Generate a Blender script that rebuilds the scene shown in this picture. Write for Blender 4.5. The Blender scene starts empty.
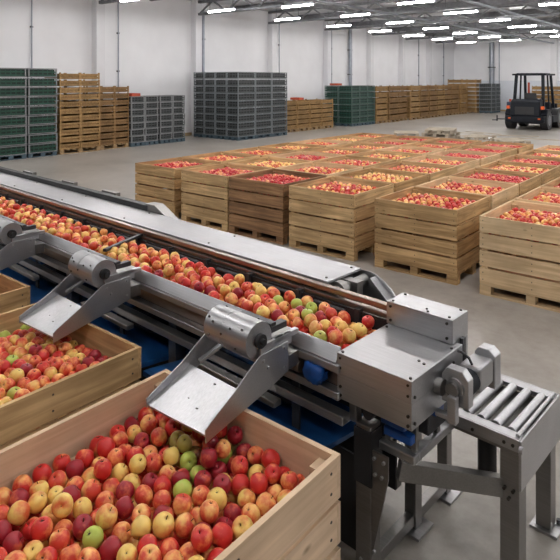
import bpy, math, random
from mathutils import Vector, Matrix
random.seed(7)
C = bpy.context.scene.collection
PI = math.pi
HC = 2.3                       # camera height
PSI = math.radians(39.4)       # room axes relative to the camera
CF = math.radians(-3.45)       # conveyor line relative to the room
FPX, HY = 580.0, 80.0

# ------------------------------------------------------------------ helpers
def P(px, py, z):
    """point of height z seen at pixel px,py -> world"""
    d = (HC - z) * FPX / (py - HY)
    lat = (px - 280) / FPX * d
    return cam2w(d, lat, z)
def cam2w(d, lat, z=0):
    return Vector((lat * math.cos(PSI) - d * math.sin(PSI), lat * math.sin(PSI) + d * math.cos(PSI), z))
def to_px(p):
    d = -p[0] * math.sin(PSI) + p[1] * math.cos(PSI)
    lat = p[0] * math.cos(PSI) + p[1] * math.sin(PSI)
    return 280 + lat / d * FPX, HY + (HC - p[2]) / d * FPX
def K(a, b, z=0):
    """conveyor coordinates (a back along the line, b across it) -> world"""
    return Vector((-a * math.cos(CF) - b * math.sin(CF), -a * math.sin(CF) + b * math.cos(CF), z))
def Kinv(p):
    return (-(p[0] * math.cos(CF) + p[1] * math.sin(CF)), -p[0] * math.sin(CF) + p[1] * math.cos(CF))

class MB:
    def __init__(s): s.v = []; s.f = []; s.m = []; s.sm = []
    def add(s, vs, fs, mi=0, smooth=False):
        o = len(s.v); s.v += [tuple(x) for x in vs]
        for f in fs:
            s.f.append([o + i for i in f]); s.m.append(mi); s.sm.append(smooth)
        return s
    def box(s, x0, x1, y0, y1, z0, z1, mi=0):
        vs = [(x, y, z) for z in (z0, z1) for y in (y0, y1) for x in (x0, x1)]
        return s.add(vs, [(0, 2, 3, 1), (4, 5, 7, 6), (0, 1, 5, 4), (2, 6, 7, 3), (0, 4, 6, 2), (1, 3, 7, 5)], mi)
    def rbox(s, c, size, rot, mi=0):
        M = rot.to_matrix() if hasattr(rot, 'to_matrix') else rot
        hx, hy, hz = size[0] / 2, size[1] / 2, size[2] / 2
        vs = [Vector(c) + M @ Vector((x, y, z)) for z in (-hz, hz) for y in (-hy, hy) for x in (-hx, hx)]
        return s.add(vs, [(0, 2, 3, 1), (4, 5, 7, 6), (0, 1, 5, 4), (2, 6, 7, 3), (0, 4, 6, 2), (1, 3, 7, 5)], mi)
    def bar(s, p, q, w, h, mi=0):
        p, q = Vector(p), Vector(q); d = q - p
        X = d.normalized(); up = Vector((0, 0, 1))
        if abs(X.dot(up)) > .98: up = Vector((0, 1, 0))
        Y = up.cross(X).normalized(); Z = X.cross(Y)
        M = Matrix((X, Y, Z)).transposed()
        return s.rbox((p + q) / 2, (d.length, w, h), M, mi)
    def cyl(s, p, q, r, n=16, mi=0, r2=None, caps=True):
        p, q = Vector(p), Vector(q); r2 = r if r2 is None else r2
        X = (q - p).normalized(); up = Vector((0, 0, 1))
        if abs(X.dot(up)) > .98: up = Vector((0, 1, 0))
        Y = up.cross(X).normalized(); Z = X.cross(Y)
        vs = []
        for c, rr in ((p, r), (q, r2)):
            for i in range(n):
                t = 2 * PI * i / n
                vs.append(c + Y * (rr * math.cos(t)) + Z * (rr * math.sin(t)))
        s.add(vs, [(i, (i + 1) % n, n + (i + 1) % n, n + i) for i in range(n)], mi, True)
        if caps:
            s.add(vs[:n], [tuple(range(n - 1, -1, -1))], mi); s.add(vs[n:], [tuple(range(n))], mi)
        return s
    def tube(s, pts, r, n=10, mi=0):
        pts = [Vector(p) for p in pts]; rings = []
        for i, p in enumerate(pts):
            t = (pts[min(i + 1, len(pts) - 1)] - pts[max(i - 1, 0)]).normalized()
            up = Vector((0, 0, 1)) if abs(t.z) < .95 else Vector((0, 1, 0))
            Y = up.cross(t).normalized(); Z = t.cross(Y)
            rings.append([p + Y * r * math.cos(2 * PI * k / n) + Z * r * math.sin(2 * PI * k / n) for k in range(n)])
        vs = [v for rg in rings for v in rg]; fs = []
        for i in range(len(rings) - 1):
            for k in range(n):
                fs.append((i * n + k, i * n + (k + 1) % n, (i + 1) * n + (k + 1) % n, (i + 1) * n + k))
        s.add(vs, fs, mi, True)
        s.add(rings[0], [tuple(range(n - 1, -1, -1))], mi); s.add(rings[-1], [tuple(range(n))], mi)
        return s
    def prism(s, poly, ext, mi=0):
        n = len(poly); e = Vector(ext)
        vs = [Vector(p) for p in poly] + [Vector(p) + e for p in poly]
        nrm = Vector((0, 0, 0))
        for i in range(n):
            nrm += Vector(poly[i]).cross(Vector(poly[(i + 1) % n]))
        fl = nrm.dot(e) > 0
        a = tuple(range(n)); b = tuple(range(n, 2 * n))
        sides = [(i, (i + 1) % n, n + (i + 1) % n, n + i) for i in range(n)]
        if fl: fs = [a[::-1], b] + sides
        else: fs = [a, b[::-1]] + [f[::-1] for f in sides]
        return s.add(vs, fs, mi)
    def mesh(s, name):
        me = bpy.data.meshes.new(name); me.from_pydata(s.v, [], s.f)
        me.polygons.foreach_set('material_index', s.m); me.polygons.foreach_set('use_smooth', s.sm)
        me.update(); return me

def obj(name, mb, mat, parent=None, loc=None, bevel=0, rot=None):
    me = mb.mesh(name) if isinstance(mb, MB) else mb
    if len(me.materials) == 0:
        for m in (mat if isinstance(mat, (list, tuple)) else [mat]): me.materials.append(m)
    o = bpy.data.objects.new(name, me); C.objects.link(o)
    if parent: o.parent = parent
    if loc is not None: o.location = loc
    if rot is not None: o.rotation_euler = rot
    if bevel:
        b = o.modifiers.new('edge', 'BEVEL'); b.width = bevel; b.segments = 2; b.limit_method = 'ANGLE'; b.angle_limit = .6
    return o
def pieces(name, mb, mat, parent, nv=32):
    """one object per eight-sided screw head collected in mb (a cylinder adds 16 side and 16 cap vertices)"""
    for k in range(0, len(mb.v), nv):
        q = MB(); q.v = mb.v[k:k + nv]
        for f, m_, sm_ in zip(mb.f, mb.m, mb.sm):
            if k <= f[0] < k + nv: q.f.append([i - k for i in f]); q.m.append(m_); q.sm.append(sm_)
        obj(name, q, mat, parent)
def tag(o, label, cat, group=None, kind=None):
    o['label'] = label; o['category'] = cat
    if group: o['group'] = group
    if kind: o['kind'] = kind
    return o
def thing(name, label, cat, loc=(0, 0, 0), rz=0, group=None):
    o = bpy.data.objects.new(name, None); C.objects.link(o); o.location = loc; o.rotation_euler = (0, 0, rz)
    o.empty_display_size = .1
    return tag(o, label, cat, group)
def struct(name, mb, mat, label=None):
    o = obj(name, mb, mat); o['kind'] = 'structure'
    if label: o['label'] = label
    return o
def dup(root, loc=None, rz=None, label=None, group=None):
    r = root.copy(); C.objects.link(r)
    if loc is not None: r.location = loc
    if rz is not None: r.rotation_euler = (0, 0, rz)
    if label: r['label'] = label
    if group: r['group'] = group
    for ch in list(root.children):
        c = ch.copy(); C.objects.link(c); c.parent = r
        for g in list(ch.children):
            d = g.copy(); C.objects.link(d); d.parent = c
    return r
ORD = ['zeroth', 'first', 'second', 'third', 'fourth', 'fifth', 'sixth', 'seventh', 'eighth', 'ninth', 'tenth', 'eleventh', 'twelfth',
       'thirteenth', 'fourteenth', 'fifteenth', 'sixteenth', 'seventeenth', 'eighteenth', 'nineteenth', 'twentieth']

# ------------------------------------------------------------------ materials
def newmat(name):
    m = bpy.data.materials.new(name); m.use_nodes = True
    nt = m.node_tree; b = nt.nodes['Principled BSDF']
    return m, nt, b
def N(nt, t, **kw):
    n = nt.nodes.new(t)
    for k, v in kw.items():
        if k in n.inputs: n.inputs[k].default_value = v
        else: setattr(n, k, v)
    return n
def ramp(nt, fac, stops, interp='LINEAR'):
    r = nt.nodes.new('ShaderNodeValToRGB'); r.color_ramp.interpolation = interp
    els = r.color_ramp.elements
    while len(els) < len(stops): els.new(.5)
    for e, (p, c) in zip(els, stops):
        e.position = p; e.color = (*c, 1) if len(c) == 3 else c
    nt.links.new(fac, r.inputs[0]); return r.outputs[0]
def objco(nt, scale=(1, 1, 1), rnd=0.0, kind='Object'):
    tc = nt.nodes.new('ShaderNodeTexCoord'); mp = nt.nodes.new('ShaderNodeMapping')
    mp.inputs['Scale'].default_value = scale
    nt.links.new(tc.outputs[kind], mp.inputs[0])
    if rnd:
        oi = nt.nodes.new('ShaderNodeObjectInfo'); mu = nt.nodes.new('ShaderNodeMath'); mu.operation = 'MULTIPLY'
        mu.inputs[1].default_value = rnd
        nt.links.new(oi.outputs['Random'], mu.inputs[0]); nt.links.new(mu.outputs[0], mp.inputs['Location'])
    return mp.outputs[0]
def plain(name, col, rough=.5, metal=0, spec=.5, var=.12, scale=6, emit=None):
    m, nt, b = newmat(name)
    n = N(nt, 'ShaderNodeTexNoise', Scale=scale, Detail=4.0)
    nt.links.new(objco(nt), n.inputs['Vector'])
    lo = tuple(c * (1 - var) for c in col); hi = tuple(min(1, c * (1 + var)) for c in col)
    nt.links.new(ramp(nt, n.outputs[0], [(.3, lo), (.7, hi)]), b.inputs['Base Color'])
    b.inputs['Roughness'].default_value = rough; b.inputs['Metallic'].default_value = metal
    b.inputs['Specular IOR Level'].default_value = spec
    return m
def steel(name, col=(.47, .47, .48), rough=.36, grain=(4, 160, 160), bump=.004):
    m, nt, b = newmat(name)
    n = N(nt, 'ShaderNodeTexNoise', Scale=1.0, Detail=3.0); nt.links.new(objco(nt, grain), n.inputs['Vector'])
    n2 = N(nt, 'ShaderNodeTexNoise', Scale=5.0, Detail=5.0); nt.links.new(objco(nt), n2.inputs['Vector'])
    mx = N(nt, 'ShaderNodeMix', data_type='FLOAT'); mx.inputs[0].default_value = .5
    nt.links.new(n.outputs[0], mx.inputs[2]); nt.links.new(n2.outputs[0], mx.inputs[3])
    nt.links.new(ramp(nt, mx.outputs[0], [(.3, tuple(c * .8 for c in col)), (.7, tuple(min(1, c * 1.12) for c in col))]), b.inputs['Base Color'])
    rr = N(nt, 'ShaderNodeMapRange'); rr.inputs[3].default_value = rough - .08; rr.inputs[4].default_value = rough + .14
    nt.links.new(mx.outputs[0], rr.inputs[0]); nt.links.new(rr.outputs[0], b.inputs['Roughness'])
    b.inputs['Metallic'].default_value = .92
    bp = N(nt, 'ShaderNodeBump', Strength=bump, Distance=.002); nt.links.new(n.outputs[0], bp.inputs['Height']); nt.links.new(bp.outputs[0], b.inputs['Normal'])
    return m
def wood(name, light, dark, rough=.7, contrast=1.0):
    m, nt, b = newmat(name)
    co = objco(nt, (1, 1, 1), 9.0)
    # each board gets its own tone: boards are separate islands of the panel
    gi = nt.nodes.new('ShaderNodeNewGeometry')
    n = N(nt, 'ShaderNodeTexNoise', Scale=1.0, Detail=6.0, Distortion=.6)
    mp = nt.nodes.new('ShaderNodeMapping'); mp.inputs['Scale'].default_value = (1.6, 26, 26); nt.links.new(co, mp.inputs[0])
    ad = N(nt, 'ShaderNodeVectorMath', operation='ADD'); sc = N(nt, 'ShaderNodeVectorMath', operation='SCALE'); sc.inputs['Scale'].default_value = 13.0
    cx = N(nt, 'ShaderNodeCombineXYZ'); nt.links.new(gi.outputs['Random Per Island'], cx.inputs[0]); nt.links.new(gi.outputs['Random Per Island'], cx.inputs[2])
    nt.links.new(cx.outputs[0], sc.inputs[0]); nt.links.new(mp.outputs[0], ad.inputs[0]); nt.links.new(sc.outputs[0], ad.inputs[1])
    nt.links.new(ad.outputs[0], n.inputs['Vector'])
    n2 = N(nt, 'ShaderNodeTexNoise', Scale=2.3, Detail=5.0); nt.links.new(co, n2.inputs['Vector'])
    vo = N(nt, 'ShaderNodeTexVoronoi', Scale=1.0); m3 = nt.nodes.new('ShaderNodeMapping'); m3.inputs['Scale'].default_value = (3.0, 6.0, 6.0)
    nt.links.new(co, m3.inputs[0]); nt.links.new(m3.outputs[0], vo.inputs['Vector'])
    mid = tuple((a + c) / 2 for a, c in zip(light, dark))
    c1 = ramp(nt, n.outputs[0], [(.28, dark), (.5, mid), (.68, light)])
    c2 = ramp(nt, n2.outputs[0], [(.3, tuple(.72 + 0 * c for c in light)), (.7, (1.08, 1.08, 1.08))])
    c3 = ramp(nt, vo.outputs['Distance'], [(.0, (.42, .36, .3)), (.09, (1, 1, 1))])
    isl = N(nt, 'ShaderNodeMapRange'); isl.inputs[3].default_value = .82; isl.inputs[4].default_value = 1.12
    nt.links.new(gi.outputs['Random Per Island'], isl.inputs[0])
    def mul(a, c):
        x = N(nt, 'ShaderNodeMix', data_type='RGBA', blend_type='MULTIPLY'); x.inputs[0].default_value = 1
        nt.links.new(a, x.inputs[6]); nt.links.new(c, x.inputs[7]); return x.outputs[2]
    col = mul(mul(mul(c1, c2), c3), isl.outputs[0])
    nt.links.new(col, b.inputs['Base Color']); b.inputs['Roughness'].default_value = rough
    b.inputs['Specular IOR Level'].default_value = .25
    bp = N(nt, 'ShaderNodeBump', Strength=.25, Distance=.004); nt.links.new(n.outputs[0], bp.inputs['Height']); nt.links.new(bp.outputs[0], b.inputs['Normal'])
    return m
def apple_mat(name, ground, blush, cover, rnd=50.0, islands=False):
    """ground colour with streaky blush covering part of the skin; cover 0..1"""
    m, nt, b = newmat(name)
    tc = nt.nodes.new('ShaderNodeTexCoord'); oi = nt.nodes.new('ShaderNodeObjectInfo'); geo = nt.nodes.new('ShaderNodeNewGeometry')
    src = geo.outputs['Random Per Island'] if islands else oi.outputs['Random']
    mu = N(nt, 'ShaderNodeMath', operation='MULTIPLY'); mu.inputs[1].default_value = rnd; nt.links.new(src, mu.inputs[0])
    ad = N(nt, 'ShaderNodeVectorMath', operation='ADD'); nt.links.new(tc.outputs['Object'], ad.inputs[0]); nt.links.new(mu.outputs[0], ad.inputs[1])
    n = N(nt, 'ShaderNodeTexNoise', Scale=14.0, Detail=2.0); nt.links.new(ad.outputs[0], n.inputs['Vector'])
    n2 = N(nt, 'ShaderNodeTexNoise', Scale=90.0, Detail=4.0); nt.links.new(ad.outputs[0], n2.inputs['Vector'])
    mx = N(nt, 'ShaderNodeMix', data_type='FLOAT'); mx.inputs[0].default_value = .22
    nt.links.new(n.outputs[0], mx.inputs[2]); nt.links.new(n2.outputs[0], mx.inputs[3])
    p = .72 - .46 * cover
    if islands:
        # the mix over many fruit: the first random picks the amount of blush
        w = N(nt, 'ShaderNodeTexWhiteNoise', noise_dimensions='1D'); nt.links.new(src, w.inputs['W'])
        mr = N(nt, 'ShaderNodeMapRange'); mr.inputs[3].default_value = -.20; mr.inputs[4].default_value = .20
        nt.links.new(w.outputs['Value'], mr.inputs[0])
        a2 = N(nt, 'ShaderNodeMath', operation='ADD'); nt.links.new(mx.outputs[0], a2.inputs[0]); nt.links.new(mr.outputs[0], a2.inputs[1]); fac = a2.outputs[0]
    else: fac = mx.outputs[0]
    mid = tuple((a * .45 + c * .55) for a, c in zip(ground, blush)); mid = (max(mid[0], ground[0] * .9), mid[1], mid[2])
    col = ramp(nt, fac, [(max(0, p - .09), ground), (p, mid), (min(1, p + .09), blush)])
    nt.links.new(col, b.inputs['Base Color']); b.inputs['Roughness'].default_value = .34; b.inputs['Specular IOR Level'].default_value = .4
    return m

M = {}
M['wall'] = plain('wall paint', (.80, .80, .82), .55, var=.03, scale=1.2)
M['pilaster'] = plain('pilaster paint', (.72, .72, .74), .55, var=.03, scale=1.2)
M['band'] = plain('wall band paint', (.66, .69, .74), .5, var=.03)
M['ceiling'] = plain('ceiling deck', (.50, .51, .53), .45, metal=.3, var=.15, scale=2)
M['truss'] = plain('truss steel', (.17, .175, .185), .5, metal=.3, var=.2)
M['pipe'] = plain('pipe grey', (.30, .32, .36), .4, metal=.4, var=.1)
M['low_bounce_wall'] = plain('low bounce wall', (.10, .105, .115), .6)  # unseen walls darkened to cut bounce light and deepen shadows
M['base'] = plain('ochre base', (.42, .31, .17), .6)
M['steel'] = steel('stainless steel')
M['steel_x'] = steel('stainless steel cross', grain=(160, 4, 160))
M['steel_bright'] = steel('bright steel', (.50, .50, .515), .42)
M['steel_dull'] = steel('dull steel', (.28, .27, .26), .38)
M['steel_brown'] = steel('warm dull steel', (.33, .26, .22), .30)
M['black'] = plain('black rubber', (.018, .018, .02), .5)
M['dark'] = plain('dark steel', (.055, .055, .06), .45, metal=.4)
M['screw'] = plain('screw steel', (.06, .055, .05), .4, metal=.7)
M['blue'] = plain('blue plastic', (.012, .075, .23), .35, var=.25, scale=9)
M['blue_bright'] = plain('bright blue plastic', (.008, .065, .27), .35, var=.3, scale=20)
M['belt'] = plain('belt', (.05, .05, .052), .6)
M['green_pl'] = (plain('green crate plastic', (.014, .065, .042), .42, var=.25), plain('green slot shade', (.006, .022, .016), .5))  # second of each pair: inner walls, darkened to paint shade in the slots
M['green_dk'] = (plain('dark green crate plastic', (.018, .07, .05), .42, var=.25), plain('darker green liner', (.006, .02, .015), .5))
M['grey_pl'] = (plain('grey crate plastic', (.06, .068, .07), .42, var=.25), plain('grey slot shade', (.010, .011, .012), .5))
M['rim_grey'] = plain('grey rim plastic', (.22, .225, .23), .45, var=.1)
M['rim_teal'] = plain('teal rim plastic', (.08, .125, .11), .45, var=.1)
M['rim_slate'] = plain('slate rim plastic', (.17, .19, .20), .45, var=.1)
M['pallet_pl'] = plain('dark slate pallet plastic', (.055, .09, .115), .5)
M['red_pl'] = plain('red plastic', (.5, .07, .03), .45)
M['orange_lens'] = plain('orange lens', (.75, .12, .02), .3)
M['white_lens'] = plain('pale lens', (.7, .72, .75), .3)
M['cab'] = plain('black paint', (.009, .011, .016), .5, spec=.2, var=.2)
M['navy'] = plain('navy paint', (.03, .05, .10), .35)
M['rim_wheel'] = plain('wheel rim', (.20, .21, .22), .4, metal=.5)
M['nail'] = plain('nail', (.09, .07, .055), .5, metal=.5)
WOODS = {'pale': wood('pale new wood', (.86, .64, .385), (.60, .41, .225)),
         'tan': wood('tan wood', (.68, .45, .22), (.30, .175, .075)),
         'honey': wood('honey wood', (.74, .51, .265), (.38, .235, .105)),
         'brown': wood('weathered brown wood', (.42, .235, .115), (.15, .08, .042)),
         'pink': wood('fresh sawn wood', (.78, .585, .40), (.60, .42, .27))}
CRATEWOOD = wood('crate wood', (.46, .285, .12), (.24, .135, .052))
DARKWOOD = wood('dark crate wood', (.36, .21, .09), (.17, .095, .04))
PALLETWOOD = wood('pallet wood', (.50, .34, .18), (.30, .19, .09))
GREYWOOD = wood('bleached wood', (.62, .54, .43), (.42, .35, .26))

# ------------------------------------------------------------------ setting
XW, YF, XR, YN, ZC = -18.2, 43.5, 14.0, -9.0, 5.6
fm, nt, b = newmat('concrete floor')
co = objco(nt)
n1 = N(nt, 'ShaderNodeTexNoise', Scale=.55, Detail=6.0, Roughness=.6); n2 = N(nt, 'ShaderNodeTexNoise', Scale=7.0, Detail=8.0, Roughness=.65)
nt.links.new(co, n1.inputs['Vector']); nt.links.new(co, n2.inputs['Vector'])
mx = N(nt, 'ShaderNodeMix', data_type='FLOAT'); mx.inputs[0].default_value = .45
nt.links.new(n1.outputs[0], mx.inputs[2]); nt.links.new(n2.outputs[0], mx.inputs[3])
nt.links.new(ramp(nt, mx.outputs[0], [(.34, (.205, .185, .160)), (.5, (.305, .280, .25)), (.66, (.39, .364, .33))]), b.inputs['Base Color'])
mr = N(nt, 'ShaderNodeMapRange'); mr.inputs[3].default_value = .24; mr.inputs[4].default_value = .46
nt.links.new(n2.outputs[0], mr.inputs[0]); nt.links.new(mr.outputs[0], b.inputs['Roughness'])
M['floor'] = fm
struct('floor', MB().box(XW, XR, YN, YF, -.2, 0), M['floor'])
struct('ceiling', MB().box(XW, XR, YN, YF, ZC, ZC + .2), M['ceiling'])
struct('wall_left', MB().box(XW - .2, XW, YN, YF, 0, ZC), M['wall'])
struct('wall_back', MB().box(XW - .2, XR + .2, YF, YF + .2, 0, ZC), M['wall'])
struct('wall_right', MB().box(XR, XR + .2, YN, YF, 0, ZC), M['low_bounce_wall'])
struct('wall_front', MB().box(XW - .2, XR + .2, YN - .2, YN, 0, ZC), M['low_bounce_wall'])
struct('trim_1', MB().box(XW + .02, XR, YF - .03, YF, .12, 2.25), M['band'], 'pale blue-grey lower band on the back wall')
struct('baseboard_back', MB().box(XW + .02, XR, YF - .05, YF, 0, .12), M['base'])
struct('baseboard_left', MB().box(XW, XW + .05, YN, YF - .05, 0, .12), M['base'])
def wallY(px):
    t = (px - 280) / FPX; s, c = math.sin(PSI), math.cos(PSI)
    return -XW * (s * t + c) / (s - c * t)
for i, px in enumerate((96, 194, 270, 325, 368, 400, 427)):      # pilasters down the left wall
    y = wallY(px)
    struct('trim_%d' % (i + 2), MB().box(XW, XW + .30, y - .17, y + .17, .0, ZC), M['pilaster'], 'white pilaster on the left wall')
for i, x in enumerate((-10.9, -5.2, .5)):
    struct('trim_%d' % (i + 9), MB().box(x - .2, x + .2, YF - .3, YF, 0, ZC), M['pilaster'], 'white pilaster on the back wall')
# pipes and seams on the left wall
pipes = [(31, .022, 'thin grey conduit above the tall green crate stacks', 0), (117.5, .025, 'thin grey conduit above the short brown crate stack', 0),
         (201.5, .07, 'thick grey downpipe beside the big grey crate block', 0), (278.5, .02, 'thin dark conduit above the far end of the grey crate block', 0),
         (331, .02, 'thin pale conduit above the low brown pallet stacks', 0), (348.5, .10, 'thick grey downpipe behind the second green crate block', .06),
         (418, .03, 'slim grey conduit above the long brown crate row', 0), (443, .03, 'slim grey conduit near the tall brown stack', 0)]
for px, r, lab, e in pipes:
    y = wallY(px); x = XW + r + .03
    pm = MB().cyl((x, y, 0.0), (x, y, ZC - .35), r, 12)
    t = tag(obj('wall_pipe', pm, M['pipe']), lab, 'pipe', 'pipes on the left wall')
    for z in (1.2, 2.6, 4.0):
        obj('clamp', MB().box(XW, x + r * .6, y - r - .02, y + r + .02, z, z + .05), M['dark'], t)
cx = -15.2
t = tag(obj('wall_pipe', MB().cyl((cx, YF - .20, 0), (cx, YF - .20, ZC - .5), .18, 16), M['pipe']), 'thick dark downpipe on the back wall behind the tall brown stack', 'pipe')
for z in (1.5, 3.2): obj('clamp', MB().box(cx - .22, cx + .22, YF - .42, YF, z, z + .08), M['dark'], t)
t = tag(obj('wall_pipe', MB().cyl((-14.7, YF - .06, 0), (-14.7, YF - .06, ZC - .5), .035, 10), M['pipe']), 'thin conduit on the back wall right of the thick downpipe', 'pipe')
# roof steel
def truss(name, y):
    m = MB()
    m.box(XW + .1, XR - .1, y - .07, y + .07, ZC - .12, ZC - .02); m.box(XW + .1, XR - .1, y - .07, y + .07, ZC - .62, ZC - .52)
    x = XW + .3; k = 0
    while x < XR - 1.2:
        z0, z1 = (ZC - .57, ZC - .07) if k % 2 == 0 else (ZC - .07, ZC - .57)
        m.bar((x, y, z0), (x + .8, y, z1), .06, .06); x += .8; k += 1
    o = obj(name, m, M['truss']); o['kind'] = 'structure'
y = 11.8 - 4.7 * 4
while y < YF:
    truss('ceiling_truss', y); y += 4.7
    if y < YF:
        o = obj('ceiling_purlin', MB().box(XW + .1, XR - .1, y - 2.35 - .05, y - 2.35 + .05, ZC - .25, ZC - .0), M['truss']); o['kind'] = 'structure'
for x in (-13.6, -10.4, -6.9, -3.2, .5, 4.2):
    o = obj('ceiling_purlin', MB().box(x - .06, x + .06, YN, YF, ZC - .40, ZC - .24), M['truss']); o['kind'] = 'structure'
for x, r, z in ((-10.9, .05, 4.85), (-7.2, .05, 4.85)):
    o = obj('ceiling_pipe', MB().cyl((x, YN, z), (x, YF, z), r, 12), M['pipe']); o['kind'] = 'structure'
# tube lights
LM = newmat('lit tube'); lm, nt, b = LM
b.inputs['Base Color'].default_value = (1, 1, 1, 1); b.inputs['Emission Color'].default_value = (1, .975, .96, 1); b.inputs['Emission Strength'].default_value = 80
M['lit'] = lm
cols = [(-15.3, 15.2, 3.9, 'along the left wall'), (-12.3, 15.9, 3.75, 'in the second line from the left wall'), (-8.7, 21.4, 3.75, 'in the third line from the left wall'),
        (-5.1, 21.0, 3.75, 'in the fourth line from the left wall'), (-1.4, 21.0, 3.75, 'in the fifth line from the left wall'), (2.4, 21.0, 3.75, 'in the sixth line from the left wall'), (6.2, 21.0, 3.75, 'in the seventh line from the left wall'), (10.0, 21.0, 3.75, 'in the eighth line from the left wall')]
proto = None
for x, y0, st, wh in cols:
    y = y0
    while y - st > (-3.0 if -14 < x < 3 else 1.0): y -= st
    k = 0; ys = []
    while y < YF - 1.5: ys.append(y); y += st
    for k, y in enumerate(ys):
        lab = 'tube light %s, %s from the back wall' % (wh, ORD[len(ys) - k])
        if proto is None:
            proto = thing('ceiling_light', lab, 'ceiling light', (x, y, 4.84), 0, 'tube lights under the roof steel')
            obj('housing', MB().box(-.66, .66, -.07, .07, .05, .09), M['pipe'], proto)
            obj('tube', MB().box(-.64, .64, -.05, .05, 0, .05), M['lit'], proto)
            for s in (-.6, .6): obj('hanger', MB().cyl((s, 0, .09), (s, 0, ZC - 4.84), .008, 6), M['dark'], proto)
        else: dup(proto, (x, y, 4.84), 0, lab)

# ------------------------------------------------------------------ apple bins
BW, BH = 1.05, .84
def bin_parts(w, light_nails=True):
    """a wooden bin on its pallet base, origin at the middle of its footprint"""
    h = BW / 2; T = .022
    base = MB()
    for y in (-h + .05, 0, h - .05): base.box(-h, h, y - .05, y + .05, 0, .02)
    for y in (-h + .05, 0, h - .05):
        for x, bw in ((-h + .06, .06), (0, .045), (h - .06, .06)): base.box(x - bw, x + bw, y - .05, y + .05, .0201, .10)
    for k in range(7):
        y = -h + .075 + k * (BW - .15) / 6; base.box(-h, h, y - .066, y + .066, .1001, .12)
    fl = MB()
    for k in range(7):
        y = -h + .10 + k * (BW - .20) / 6; fl.box(-h + T, h - T, y - .068, y + .068, .121, .137)
    pan = MB()          # a side: four boards with gaps, long axis x
    zs = [(.122, .286), (.310, .472), (.497, .655), (.672, BH)]
    for z0, z1 in zs: pan.box(-h, h, 0, T, z0, z1)
    side = MB()
    for z0, z1 in zs: side.box(-h + T, h - T, 0, T, z0, z1)
    for mb_, hh in ((pan, h), (side, h - T)):
        for z0, z1 in zs:
            for sx in (-1, 1):
                for zz in (z0 + .045, z1 - .045):
                    x = sx * (hh - .035)
                    if sx > 0: mb_.cyl((.01, -.0015, zz), (.01, .001, zz), .006, 6, 1)
                    mb_.cyl((x, -.0015, zz), (x, .001, zz), .006, 6, 1)
    post = MB().box(-.03, .03, -.03, .03, .138, BH - .035)
    return base, fl, pan, side, post
_bp = {}
def make_bin(kind, label, loc, group, bev=0):
    w = WOODS[kind]
    if kind not in _bp:
        root = thing('apple_bin', label, 'wooden bin', loc, 0, group)
        base, fl, pan, side, post = bin_parts(w); h = BW / 2; T = .022
        obj('pallet_base', base, w, root)
        obj('floor_panel', fl, w, root)
        pm = pan.mesh('side_panel'); sm = side.mesh('side_panel'); qm = post.mesh('corner_post')
        for me in (pm, sm): me.materials.append(w); me.materials.append(M['nail'])
        qm.materials.append(w)
        obj('side_panel', pm, w, root, (0, -h, 0)); obj('side_panel', pm, w, root, (0, h, 0), rot=(0, 0, PI))
        obj('side_panel', sm, w, root, (h, 0, 0), rot=(0, 0, PI / 2)); obj('side_panel', sm, w, root, (-h, 0, 0), rot=(0, 0, -PI / 2))
        for sx in (-1, 1):
            for sy in (-1, 1): obj('corner_post', qm, w, root, (sx * (h - T - .031), sy * (h - T - .031), 0))
        _bp[kind] = root
        return root
    return dup(_bp[kind], loc, 0, label, group)

B1 = (-1.255 - BW / 2, 1.90 - BW / 2); B2 = (-2.60 - BW / 2, 1.97 - BW / 2); B3 = (-3.97 - BW / 2, 2.05 - BW / 2); B4 = (-5.34 - BW / 2, 2.13 - BW / 2)
make_bin('pink', 'nearest wooden bin, fresh pale wood, full of large apples under the middle chute', (*B1, 0), 'bins under the chutes')
_n = C.objects['apple_bin']; _n.scale.y = 1.124; _n.location.y -= .065
make_bin('honey', 'wooden bin of apples under the second chute, behind the nearest bin', (*B2, 0), 'bins under the chutes')
make_bin('tan', 'wooden bin under the chute cut off by the left edge', (*B3, 0), 'bins under the chutes')
ROWNAME = ['front row by the conveyor', 'second row back', 'third row back', 'fourth row back', 'fifth row back', 'sixth row back', 'seventh row back']
front_kind = ['pale', 'tan', 'honey', 'brown', 'honey', 'tan']
front_lab = ['very pale new wooden bin of apples, cut off by the right edge', 'tan wooden bin of apples with light corners in front of the pale bin row',
             'honey wooden bin of mixed apples left of the tan one', 'dark weathered brown wooden bin of red apples in the front row',
             'honey wooden bin of red apples, left of the dark brown bin', 'tan wooden bin of red apples at the left end of the front row']
front_lab[1] = 'tan wooden bin of mixed apples beside the very pale bin in the front row'
far_bins = []
rr = random.Random(3)
for i in range(6):
    for j in range(7):
        x = [-2.30, -3.64, -4.99, -6.15, -7.23, -8.45][i] + BW / 2 + (rr.uniform(-.02, .02) if j else 0); y = 6.27 + 1.095 * j + BW / 2 + (rr.uniform(-.01, .01) if j else 0)
        if i == 0 and j > 5: pass
        if i == 0 and j == 0: x += .0; y -= .09
        kind = front_kind[i] if j == 0 else rr.choice(['tan', 'honey', 'honey', 'honey', 'pale'])
        tone = rr.choices(['red', 'mixed', 'gold'], [4, 4, 2])[0]
        if j == 0: tone = ['mixed', 'mixed', 'mixed', 'red', 'red', 'red'][i]
        desc = {'red': 'red apples', 'mixed': 'mixed apples', 'gold': 'golden apples'}[tone]
        lab = front_lab[i] if j == 0 else 'wooden bin of %s in the %s, %s column from the right' % (desc, ROWNAME[j], ORD[i + 1])
        make_bin(kind, lab, (x, y, 0), 'rows of apple bins on the floor')
        far_bins.append((x, y, tone, i, j))

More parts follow.
